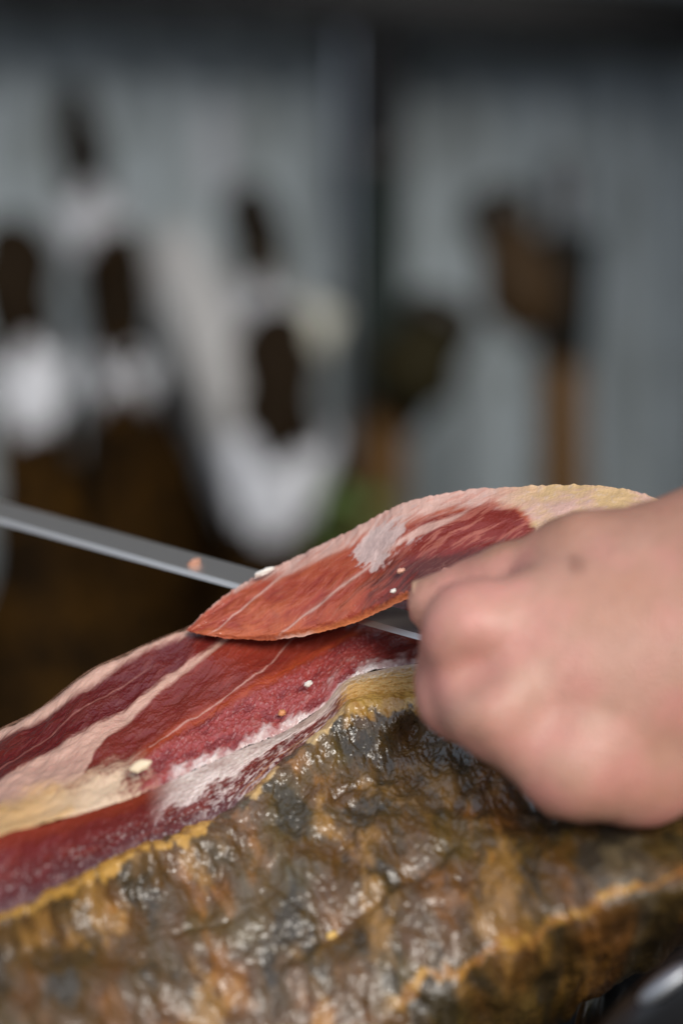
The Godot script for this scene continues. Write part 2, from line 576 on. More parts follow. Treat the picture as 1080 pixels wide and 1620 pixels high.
# ---------------------------------------------------------------- the carved ham
# each row of the ham: station, height, distance
var ROW_E := [Vector3(-1100, 1640, 0.70), Vector3(-400, 1330, 0.70), Vector3(-200, 1250, 0.70), Vector3(0, 1152, 0.704), Vector3(60, 1122, 0.705), Vector3(120, 1075, 0.707), Vector3(150, 1055, 0.708), Vector3(195, 1035, 0.71), Vector3(245, 1012, 0.712), Vector3(300, 990, 0.716), Vector3(380, 945, 0.722), Vector3(480, 915, 0.73), Vector3(560, 892, 0.736), Vector3(660, 872, 0.741), Vector3(780, 852, 0.745), Vector3(900, 838, 0.748), Vector3(1080, 825, 0.75), Vector3(1300, 820, 0.75), Vector3(2200, 840, 0.75)]
var ROW_N := [Vector3(-1100, 1690, 0.58), Vector3(-400, 1500, 0.59), Vector3(-200, 1430, 0.60), Vector3(0, 1323, 0.625), Vector3(75, 1303, 0.636), Vector3(140, 1284, 0.645), Vector3(210, 1262, 0.654), Vector3(300, 1222, 0.665), Vector3(380, 1186, 0.674), Vector3(450, 1157, 0.681), Vector3(510, 1118, 0.687), Vector3(545, 1078, 0.692), Vector3(600, 1060, 0.694), Vector3(660, 1050, 0.694), Vector3(780, 1040, 0.692), Vector3(900, 1030, 0.69), Vector3(1080, 1020, 0.685), Vector3(1300, 1010, 0.68), Vector3(2200, 990, 0.68)]
var ROW_L := [Vector3(-1100, 1710, 0.57), Vector3(-400, 1640, 0.575), Vector3(-200, 1560, 0.588), Vector3(0, 1448, 0.613), Vector3(60, 1424, 0.622), Vector3(150, 1376, 0.640), Vector3(200, 1352, 0.648), Vector3(250, 1335, 0.655), Vector3(310, 1311, 0.662), Vector3(370, 1280, 0.668), Vector3(410, 1242, 0.673), Vector3(440, 1212, 0.677), Vector3(490, 1172, 0.681), Vector3(530, 1137, 0.685), Vector3(555, 1112, 0.687), Vector3(600, 1104, 0.688), Vector3(660, 1100, 0.687), Vector3(780, 1095, 0.684), Vector3(900, 1090, 0.68), Vector3(1080, 1080, 0.675), Vector3(1300, 1070, 0.67), Vector3(2200, 1040, 0.67)]
var ROW_2 := [Vector3(-1100, 1730, 0.582), Vector3(-200, 1620, 0.587), Vector3(0, 1528, 0.609), Vector3(120, 1472, 0.630), Vector3(240, 1425, 0.644), Vector3(360, 1368, 0.653), Vector3(480, 1290, 0.664), Vector3(560, 1232, 0.672), Vector3(660, 1205, 0.676), Vector3(780, 1205, 0.670), Vector3(900, 1235, 0.662), Vector3(1080, 1265, 0.650), Vector3(1300, 1280, 0.640), Vector3(2200, 1200, 0.640)]
var ROW_3 := [Vector3(-1100, 1760, 0.574), Vector3(-200, 1680, 0.576), Vector3(0, 1605, 0.590), Vector3(240, 1555, 0.622), Vector3(480, 1460, 0.638), Vector3(660, 1395, 0.640), Vector3(780, 1375, 0.636), Vector3(900, 1370, 0.624), Vector3(1080, 1365, 0.610), Vector3(1300, 1355, 0.601), Vector3(2200, 1250, 0.616)]
var ROW_4 := [Vector3(-1100, 1790, 0.576), Vector3(-200, 1745, 0.573), Vector3(0, 1705, 0.583), Vector3(240, 1680, 0.610), Vector3(480, 1635, 0.624), Vector3(660, 1555, 0.624), Vector3(780, 1500, 0.625), Vector3(900, 1462, 0.614), Vector3(1080, 1415, 0.602), Vector3(1300, 1390, 0.594), Vector3(2200, 1300, 0.612)]
var ROW_5 := [Vector3(-1100, 1820, 0.596), Vector3(-200, 1805, 0.596), Vector3(0, 1800, 0.603), Vector3(240, 1790, 0.622), Vector3(480, 1765, 0.634), Vector3(660, 1690, 0.636), Vector3(780, 1620, 0.642), Vector3(900, 1552, 0.638), Vector3(1080, 1462, 0.632), Vector3(1300, 1425, 0.622), Vector3(2200, 1320, 0.642)]
var ROW_6 := [Vector3(-1100, 1840, 0.65), Vector3(-200, 1830, 0.66), Vector3(240, 1815, 0.67), Vector3(480, 1800, 0.68), Vector3(660, 1735, 0.69), Vector3(780, 1665, 0.69), Vector3(900, 1592, 0.69), Vector3(1080, 1488, 0.69), Vector3(1300, 1445, 0.69), Vector3(2200, 1330, 0.69)]
var ROW_7 := [Vector3(-1100, 1780, 0.74), Vector3(-200, 1650, 0.76), Vector3(0, 1600, 0.76), Vector3(240, 1500, 0.77), Vector3(480, 1440, 0.78), Vector3(660, 1390, 0.79), Vector3(900, 1300, 0.79), Vector3(1300, 1240, 0.79), Vector3(2200, 1200, 0.77)]
var ROW_8 := [Vector3(-1100, 1700, 0.74), Vector3(-200, 1400, 0.755), Vector3(0, 1300, 0.755), Vector3(240, 1160, 0.762), Vector3(480, 1040, 0.775), Vector3(660, 985, 0.785), Vector3(900, 940, 0.79), Vector3(1300, 920, 0.79), Vector3(2200, 940, 0.77)]

# stations: close together where the photograph looks, wide apart outside
func stations(step: float) -> PackedFloat32Array:
	var s := PackedFloat32Array()
	var x := -1100.0
	while x < 2200.0:
		s.append(x)
		x += step if x > -60.0 and x < 1140.0 else 20.0
	s.append(2200.0)
	return s

# the ham's ends close outside the frame
func closing(v: Vector3, x: float) -> Vector3:
	var k := 1.0
	if x < -500.0:
		k = sqrt(maxf(0.0, 1.0 - pow((-500.0 - x) / 600.0, 2.0)))
	elif x > 1500.0:
		k = sqrt(maxf(0.0, 1.0 - pow((x - 1500.0) / 700.0, 2.0)))
	if k > 0.999:
		return v
	var mid := Vector3(x, 1700.0 if x < 0 else 1120.0, 0.68)
	return mid.lerp(v, maxf(k, 0.01))

const GROOVES := [
	# station, row, half length (stations), slant (rows per station), width (rows), depth (mm)
	[650.0, 2.55, 22.0, 0.0, 0.22, 5.0],
	[735.0, 2.62, 70.0, -0.0016, 0.10, 3.0],
	[560.0, 3.10, 40.0, 0.0004, 0.05, 1.2],
	[620.0, 3.95, 120.0, -0.0022, 0.09, 3.0],
	[330.0, 3.6, 90.0, 0.0010, 0.05, 1.0],
	[860.0, 3.3, 120.0, -0.0018, 0.08, 2.0],
]

func make_ham() -> void:
	var origin := P(540, 1800, 0.68)
	var ham := thing("carved_ham", "partly carved cured ham with red cut face and glossy mouldy rind on black stand", "ham", origin)
	make_rind(ham, origin)
	make_cut_face(ham, origin)
	make_meat_side(ham, origin)

func make_rind(ham: Node3D, origin: Vector3) -> void:
	var st := stations(1.7)
	var nu := st.size()
	var vs := PackedFloat32Array()
	var v := 0.0
	while v < 6.2:
		vs.append(v)
		v += 0.02 if v < 2.0 else 0.0115
	while v < 10.0:
		vs.append(v)
		v += 0.1
	vs.append(10.0)
	var nv := vs.size()
	var pts := PackedVector3Array()
	pts.resize(nu * nv)
	for i in nu:
		var x := st[i]
		var l := curve3(ROW_L, x)
		var rows: Array[Vector3] = []
		rows.append(Vector3(x, l.x - 6.0, l.y + 0.006))
		rows.append(Vector3(x, l.x, l.y - 0.0010))
		rows.append(Vector3(x, l.x + 16.0, l.y - 0.0045))
		for r: Array in [ROW_2, ROW_3, ROW_4, ROW_5, ROW_6, ROW_7, ROW_8, ROW_E]:
			var q := curve3(r, x)
			rows.append(Vector3(x, q.x, q.y))
		for k in rows.size():
			rows[k] = closing(rows[k], x)
		for j in nv:
			var k := mini(int(vs[j]), 9)
			var q := cr(rows[maxi(k - 1, 0)], rows[k], rows[k + 1], rows[mini(k + 2, 10)], vs[j] - k)
			pts[i * nv + j] = P(q.x, q.y, q.z)
	var nrm := grid_normals(nu, nv, pts)
	var cols := PackedColorArray()
	cols.resize(nu * nv)
	var n0 := nz[0]
	var n1 := nz[1]
	var n2 := nz[2]
	var n3 := nz[3]
	var n5 := nz[5]
	var n6 := nz[6]
	var olive := Color(0.080, 0.048, 0.012)
	var brown := Color(0.125, 0.055, 0.015)
	var ochre := Color(0.36, 0.185, 0.045)
	var orange := Color(0.40, 0.155, 0.03)
	var dark := Color(0.022, 0.019, 0.015)
	var mould := Color(0.13, 0.125, 0.11)
	var green := Color(0.12, 0.095, 0.03)
	var yellow := Color(0.50, 0.27, 0.05)
	var cream := Color(0.60, 0.43, 0.22)
	for i in nu:
		var x := st[i]
		var along := x * 0.19
		for j in nv:
			var id := i * nv + j
			var row := vs[j]
			var p: Vector3 = (pts[id] - origin) * 1000.0
			# wrinkles run down the flank, slanting more where the ham turns
			var big := n0.get_noise_3dv(p * 0.020)
			var wq := n0.get_noise_3dv(p * 0.028 + Vector3(31, 7, 5))
			var a := p.x + p.y * 0.20 + big * 4.0 - p.z * 0.10
			var b := p.y - p.x * 0.20 + wq * 4.0 - p.z * 0.55
			var wr := n2.get_noise_3d(a * 0.070, b * 0.045, p.z * 0.03)
			var wr2 := n3.get_noise_3d(a * 0.19, b * 0.095, p.z * 0.05)
			var fine := n6.get_noise_3d(a * 0.60, b * 0.36, p.z * 0.3)
			var h := big * 3.2 + wr * 2.0 + wr2 * 0.80 + fine * 0.25
			for g: Array in GROOVES:
				var dx: float = x - g[0]
				if absf(dx) < g[2] * 2.2:
					var dv: float = (row - g[1] - g[3] * dx + big * 0.12) / g[4]
					if absf(dv) < 3.0:
						h -= g[5] * exp(-dv * dv) * exp(-pow(dx / g[2], 2.0))
			var lip := 1.0 - sm(1.7, 2.4, row)
			h *= 1.0 - 0.75 * lip
			h += lip * (n3.get_noise_3dv(p * 0.16) * 0.8 + fine * 0.12)
			if row < 0.3:
				h *= row / 0.3
			if row > 9.0:
				h *= 10.0 - row
			pts[id] += nrm[id] * h * 0.001
			# what the rind is: fat stained ochre, brown skin, patches of mould
			var pa := n1.get_noise_3d(a * 0.022, b * 0.018, 40.0)
			var pb := n5.get_noise_3d(a * 0.052, b * 0.026, 80.0)
			var pc := n5.get_noise_3d(a * 0.036, b * 0.020, 160.0)
			var pd := n5.get_noise_3d(a * 0.20, b * 0.11, 220.0)
			var c := mixc(olive, brown, 0.5 + pb * 1.6)
			c = mixc(c, green, sm(0.05, 0.4, -pa) * 0.35)
			c = mixc(c, ochre, sm(0.10, 0.42, pc + pd * 0.22 + pa * 0.35 + wr * 0.25) * 0.6)
			c = mixc(c, orange, sm(0.26, 0.5, pb + pd * 0.3) * 0.3)
			c = mixc(c, mould, sm(0.12, 0.38, -pc + pd * 0.3 - 0.1 * pa + 0.2 * pb) * 0.30)
			c = mixc(c, dark, sm(0.16, 0.42, -pb + pd * 0.35 - wr * 0.3 + 0.04) * 0.6)
			c = c * (1.0 + 0.14 * fine + 0.30 * pd)
			# stained seam of fat low on the flank
			var seam: float = 5.02 + (n1.get_noise_2d(x * 0.012, 7.0) * 0.25) - sm(860.0, 1080.0, x) * 0.75
			var sw := 0.05 + 0.07 * (0.5 + n3.get_noise_2d(x * 0.03, 3.0))
			var seam_on := sm(590.0, 650.0, x) * (0.75 + 0.5 * pd)
			c = mixc(c, mixc(orange, yellow, 0.5 + pd), (1.0 - sm(sw * 0.5, sw * 1.6, absf(row - seam + pd * 0.12))) * seam_on)
			# the lip of fat under the skin, where the trimming stopped
			var lw := 1.75 + pd * 0.55 + n3.get_noise_2d(x * 0.028, 20.0) * 0.5 + n1.get_noise_2d(x * 0.008, 50.0) * 0.6
			var end_lip := 1.0 - sm(180.0, 330.0, x)
			lw += end_lip * 0.20
			var lipc := mixc(yellow, cream, sm(340.0, 480.0, x) * 0.8 + pb * 0.5)
			lipc = mixc(lipc, dark, sm(0.06, 0.26, pb - 0.5 * pd) * 0.9)
			lipc = mixc(lipc, brown, sm(0.0, 0.35, -pd) * 0.5)
			c = mixc(c, lipc, 1.0 - sm(lw - 0.25, lw + 0.1, row))
			# thick yellow fat beside the hand
			var fat_x := sm(535.0, 560.0, x) * (1.0 - sm(700.0, 760.0, x))
			var fw := 2.12 + pd * 0.5
			c = mixc(c, mixc(Color(0.62, 0.36, 0.08), Color(0.42, 0.20, 0.03), 0.4 + pd * 1.4), fat_x * (1.0 - sm(fw - 0.12, fw + 0.12, row)))
			# rim of fat at the far side
			c = mixc(c, Color(0.62, 0.38, 0.28), sm(9.3, 9.7, row))
			c.a = 1.0
			cols[id] = c
	var m := mat(Color.WHITE, 0.34, 0.85, true)
	add_bump(m, bump_texture(31, 0.045, 4), 22.0, 0.055)
	m.roughness = 0.27
	part("rind", grid_mesh(nu, nv, pts, cols, origin), m, ham)

# lines on the cut face: station along the ham, share of the way from the far rim to the near edge
var RIM := [Vector2(-400, 0.13), Vector2(0, 0.117), Vector2(60, 0.125), Vector2(100, 0.142), Vector2(150, 0.146), Vector2(200, 0.083), Vector2(245, 0.068), Vector2(300, 0.060), Vector2(400, 0.073), Vector2(660, 0.101)]
var FAT_UP := [Vector2(-400, 0.60), Vector2(0, 0.444), Vector2(60, 0.395), Vector2(115, 0.382), Vector2(165, 0.381), Vector2(200, 0.375), Vector2(222, 0.339), Vector2(280, 0.255), Vector2(350, 0.215), Vector2(420, 0.120), Vector2(560, 0.0)]
var FAT_LO := [Vector2(-400, 0.75), Vector2(0, 0.76), Vector2(100, 0.75), Vector2(130, 0.728), Vector2(140, 0.66), Vector2(150, 0.597), Vector2(170, 0.520), Vector2(200, 0.482), Vector2(228, 0.419), Vector2(262, 0.353), Vector2(300, 0.302), Vector2(356, 0.248), Vector2(426, 0.138), Vector2(560, 0.015)]
var STRIP := [Vector2(-400, 0.66), Vector2(0, 0.678), Vector2(60, 0.682), Vector2(132, 0.730), Vector2(180, 0.722), Vector2(230, 0.745), Vector2(245, 0.90), Vector2(260, 1.1)]
var THIN := [Vector2(240, 0.705), Vector2(300, 0.647), Vector2(340, 0.625), Vector2(375, 0.593), Vector2(415, 0.531), Vector2(450, 0.435), Vector2(466, 0.397), Vector2(500, 0.304)]
var SEAM := [Vector2(200, 0.79), Vector2(236, 0.750), Vector2(280, 0.704), Vector2(330, 0.676), Vector2(370, 0.675), Vector2(420, 0.643), Vector2(480, 0.600), Vector2(540, 0.62), Vector2(600, 0.66), Vector2(660, 0.80), Vector2(700, 1.0)]

func make_cut_face(ham: Node3D, origin: Vector3) -> void:
	var st := stations(1.5)
	var nu := st.size()
	var nv := 300
	var pts := PackedVector3Array()
	pts.resize(nu * nv)
	var cols := PackedColorArray()
	cols.resize(nu * nv)
	var n1 := nz[1]
	var n3 := nz[3]
	var n5 := nz[5]
	var lean1 := Color(0.120, 0.015, 0.014)
	var lean2 := Color(0.18, 0.024, 0.016)
	var red := Color(0.30, 0.040, 0.022)
	var orange := Color(0.42, 0.075, 0.025)
	var fat := Color(0.60, 0.355, 0.275)
	var rimfat := Color(0.70, 0.42, 0.33)
	var strip_fat := Color(0.72, 0.44, 0.21)
	var pale := Color(0.72, 0.52, 0.36)
	var grain := Color(0.31, 0.042, 0.034)
	var salt := Color(0.72, 0.60, 0.57)
	for i in nu:
		var x := st[i]
		var e := curve3(ROW_E, x)
		var nn := curve3(ROW_N, x)
		var rim := line2(RIM, x) * 0.8
		var fu := line2(FAT_UP, x) + 0.025 * (1.0 - sm(120.0, 240.0, x))
		var fl := line2(FAT_LO, x)
		var sp := line2(STRIP, x)
		var th := line2(THIN, x)
		var se := line2(SEAM, x)
		for j in nv:
			var v := float(j) / (nv - 1)
			var id := i * nv + j
			# hollowed a little by the knife, rounded over at both edges
			var sag := sin(v * PI) * 0.0035 + 0.0045 * pow(maxf(0.0, (v - 0.93) / 0.07), 2.0) * 0.6
			var q := closing(Vector3(x, lerpf(e.x, nn.x, v) + 4.0 * pow(maxf(0.0, (0.05 - v) / 0.05), 2.0), lerpf(e.y, nn.y, v) + sag * 0.5), x)
			var soft := n1.get_noise_2d(x * 0.014, v * 5.0)
			var fib := v + x * 0.00105 + soft * 0.035 + n1.get_noise_2d(x * 0.005 + 9.0, v * 2.0) * 0.06
			var streak := n5.get_noise_2d(x * 0.020, fib * 42.0)
			var streak2 := n3.get_noise_2d(x * 0.034 + 40.0, fib * 120.0)
			var spot := n5.get_noise_2d(x * 0.11, v * 24.0)
			var cross := n3.get_noise_2d(x * 0.16 + v * 60.0, v * 6.0 - x * 0.01)
			var granular := sm(-0.02, 0.05, v - se + spot * 0.03) * (1.0 - sm(560.0, 640.0, x)) * sm(205.0, 250.0, x)
			var pos := P(q.x, q.y, q.z)
			pos.y += (streak * 0.00010 + streak2 * 0.00003 + cross * 0.00003 + soft * 0.0009) + granular * (spot * 0.0004 + n3.get_noise_2d(x * 0.22, v * 45.0) * 0.00022)
			pts[id] = pos
			var edge := streak * 0.018 + spot * 0.006
			var c := mixc(lean1, lean2, sm(fu - 0.05, fl + 0.02, v) + soft * 0.5)
			c = mixc(c, red, sm(0.0, 0.45, streak + soft * 0.6) * 0.45 * sm(150.0, 420.0, x))
			# redder towards the fresh cut under the slice
			c = mixc(c, red, sm(0.30, 0.0, absf(v - 0.30)) * sm(290.0, 420.0, x) * 0.7)
			c = mixc(c, Color(0.36, 0.13, 0.11), sm(0.16, 0.42, streak2 * 0.7 + streak * 0.6) * (0.11 + 0.2 * soft))
			c = mixc(c, Color(0.40, 0.19, 0.16), sm(0.30, 0.42, cross + 0.25 * streak) * 0.10)
			# seam between two muscles: bright red, then the granular older cut
			var sd := v - se
			c = mixc(c, mixc(orange, red, 0.5 + streak), exp(-pow((sd + 0.025) / 0.045, 2.0)) * 0.9 * sm(200.0, 240.0, x))
			var g := mixc(grain, Color(0.34, 0.075, 0.075), 0.5 + spot + soft)
			g = mixc(g, Color(0.15, 0.025, 0.03), sm(0.05, 0.4, -soft + 0.3 * streak) * 0.6)
			g = mixc(g, red, sm(0.0, 0.4, soft + streak * 0.4) * 0.5)
			g = mixc(g, Color(0.55, 0.32, 0.30), sm(0.28, 0.5, n3.get_noise_2d(x * 0.14, v * 40.0 + x * 0.03)) * 0.35)
			c = mixc(c, g, granular)
			# salt bloom along the near edge
			var bloom := sm(0.88, 1.06, v + soft * 0.10 + n1.get_noise_2d(x * 0.035, v * 7.0 + 60.0) * 0.08 + spot * 0.015) * sm(235.0, 290.0, x)
			c = mixc(c, salt, bloom * (0.9 + spot * 0.3))
			# fat: rim, the wide streak between the muscles, thin line, near strip
			c = mixc(c, mixc(rimfat, fat, 0.5 + soft + 0.4 * streak), 1.0 - sm(rim - 0.03, rim + 0.03, v + edge * 0.8))
			var inside := sm(-0.022, 0.024, v - fu + edge * 0.9) * (1.0 - sm(-0.018, 0.020, v - fl + edge * 0.5))
			c = mixc(c, mixc(fat * (1.0 + 0.08 * streak + 0.20 * soft), Color(0.50, 0.20, 0.17), sm(0.1, 0.5, streak + 0.2 * streak2 - 0.3 * soft) * 0.25), inside)
			c = mixc(c, Color(0.55, 0.25, 0.2), exp(-pow((v - line2([Vector2(0, 0.368), Vector2(60, 0.30), Vector2(120, 0.246), Vector2(165, 0.24), Vector2(240, 0.17)], x)) / 0.006, 2.0)) * 0.4 * (1.0 - sm(200.0, 260.0, x)))
			if x > 235.0 and x < 505.0:
				c = mixc(c, Color(0.52, 0.27, 0.22), exp(-pow((v - th + streak * 0.004) / 0.006, 2.0)) * 0.85)
			var s_on := sm(-0.08, 0.13, v - sp + spot * 0.03 + streak * 0.05 + soft * 0.05) * (1.0 - sm(185.0, 275.0, x + spot * 40.0 + soft * 90.0))
			c = mixc(c, mixc(mixc(strip_fat, pale, sm(60.0, 190.0, x + v * 30.0)), Color(0.66, 0.37, 0.13), sm(0.1, 0.5, soft + 0.3 * streak) * 0.5 * (1.0 - sm(90.0, 180.0, x))), s_on)
			c.a = 1.0
			cols[id] = c
	var m := mat(Color.WHITE, 0.24, 0.6, true)
	m.subsurf_scatter_enabled = true
	m.subsurf_scatter_strength = 0.06
	add_bump(m, bump_texture(41, 0.06, 3), 30.0, 0.02)
	part("cut_face", grid_mesh(nu, nv, pts, cols, origin), m, ham)

func make_meat_side(ham: Node3D, origin: Vector3) -> void:
	var st := stations(1.5)
	var nu := st.size()
	var nv := 150
	var pts := PackedVector3Array()
	pts.resize(nu * nv)
	var cols := PackedColorArray()
	cols.resize(nu * nv)
	var n1 := nz[1]
	var n3 := nz[3]
	var n5 := nz[5]
	var red := Color(0.145, 0.017, 0.016)
	var bright := Color(0.23, 0.030, 0.015)
	var deep := Color(0.085, 0.016, 0.018)
	var grey := Color(0.15, 0.115, 0.12)
	var salt := Color(0.76, 0.66, 0.64)
	var fat := Color(0.66, 0.42, 0.16)
	for i in nu:
		var x := st[i]
		var a := curve3(ROW_N, x)
		var b := curve3(ROW_L, x)
		for j in nv:
			var v := float(j) / (nv - 1)
			var id := i * nv + j
			var q := closing(Vector3(x, lerpf(a.x, b.x, v), lerpf(a.y, b.y, v) + sin(v * PI) * 0.004 + 0.003 * v * v + 0.0002), x)
			var along := v + x * 0.0008
			var streak := n5.get_noise_2d(x * 0.018, along * 16.0)
			var thin := n3.get_noise_2d(x * 0.030 + 7.0, along * 17.0)
			var soft := n1.get_noise_2d(x * 0.016, v * 2.2)
			var spot := n5.get_noise_2d(x * 0.12, v * 9.0)
			var pos := P(q.x, q.y, q.z)
			var edge_free := sin(clampf(v, 0, 1) * PI)
			pos += Vector3(0, 0.3, 1).normalized() * (streak * 0.0003 + thin * 0.00004 + spot * 0.0002 + soft * 0.0012) * edge_free
			pts[id] = pos
			var c := mixc(red, deep, sm(0.25, 0.85, v + soft * 0.4))
			c = mixc(c, bright, (1.0 - sm(0.02, 0.30, v + streak * 0.1)) * 0.9)
			c = mixc(c, bright, sm(0.05, 0.4, soft + streak * 0.3) * 0.4)
			c = mixc(c, grey, sm(0.72, 1.05, v + spot * 0.25 + soft * 0.2) * 0.55)
			c = mixc(c, Color(0.50, 0.42, 0.42), sm(0.3, 0.5, spot + 0.3 * thin) * 0.55 * sm(0.3, 0.6, v))
			# white salty bloom and fibres of fat towards the middle of the ham
			var mid := sm(225.0, 300.0, x) * (1.0 - sm(540.0, 570.0, x))
			var bloom := mid * (1.0 - sm(0.42, 0.60, v + soft * 0.25 + streak * 0.10 + spot * 0.12 + 0.12 * sm(300, 440, x))) * (0.86 + spot * 0.25 + soft * 0.3)
			c = mixc(c, salt, bloom * 0.95)
			c = mixc(c, salt, mid * sm(0.08, 0.34, n5.get_noise_2d(x * 0.045 + 3.0, along * 9.0 + soft) + 0.15 * thin) * 0.45 * sm(290.0, 360.0, x))
			c = mixc(c, Color(0.46, 0.20, 0.06), mid * sm(0.05, 0.4, -streak + spot * 0.3) * 0.55 * sm(350.0, 420.0, x) * sm(0.4, 0.8, v))
			# yellow fat beside the hand
			var yf := sm(530.0, 556.0, x + spot * 14.0)
			var yc := mixc(Color(0.74, 0.62, 0.44), fat, sm(0.05, 0.45, v + spot * 0.3))
			yc = mixc(yc, Color(0.48, 0.22, 0.03), sm(0.55, 0.95, v + spot * 0.4 + soft * 0.2) * 0.8)
			yc = mixc(yc, salt, (1.0 - sm(0.0, 0.25, v + spot * 0.2)) * 0.8)
			c = mixc(c, yc, yf)
			c.a = 1.0
			cols[id] = c
	var m := mat(Color.WHITE, 0.40, 0.5, true)
	m.subsurf_scatter_enabled = true
	m.subsurf_scatter_strength = 0.05
	add_bump(m, bump_texture(43, 0.05, 4), 26.0, 0.04)
	part("trimmed_side", grid_mesh(nu, nv, pts, cols, origin), m, ham)

# ---------------------------------------------------------------- the slice being lifted
var SLICE_T := [Vector3(294, 997, 0.709), Vector3(345, 950, 0.714), Vector3(400, 914, 0.717), Vector3(470, 880, 0.717), Vector3(560, 836, 0.712), Vector3(640, 795, 0.706), Vector3(730, 776, 0.702), Vector3(830, 769, 0.697), Vector3(920, 767, 0.690), Vector3(1000, 776, 0.682), Vector3(1070, 800, 0.675)]
var SLICE_B := [Vector3(304, 1001, 0.7075), Vector3(352, 1009, 0.7025), Vector3(420, 1013, 0.698), Vector3(490, 1004, 0.693), Vector3(570, 982, 0.687), Vector3(640, 950, 0.681), Vector3(720, 925, 0.676), Vector3(800, 905, 0.674), Vector3(880, 885, 0.670), Vector3(960, 870, 0.665), Vector3(1030, 880, 0.660)]

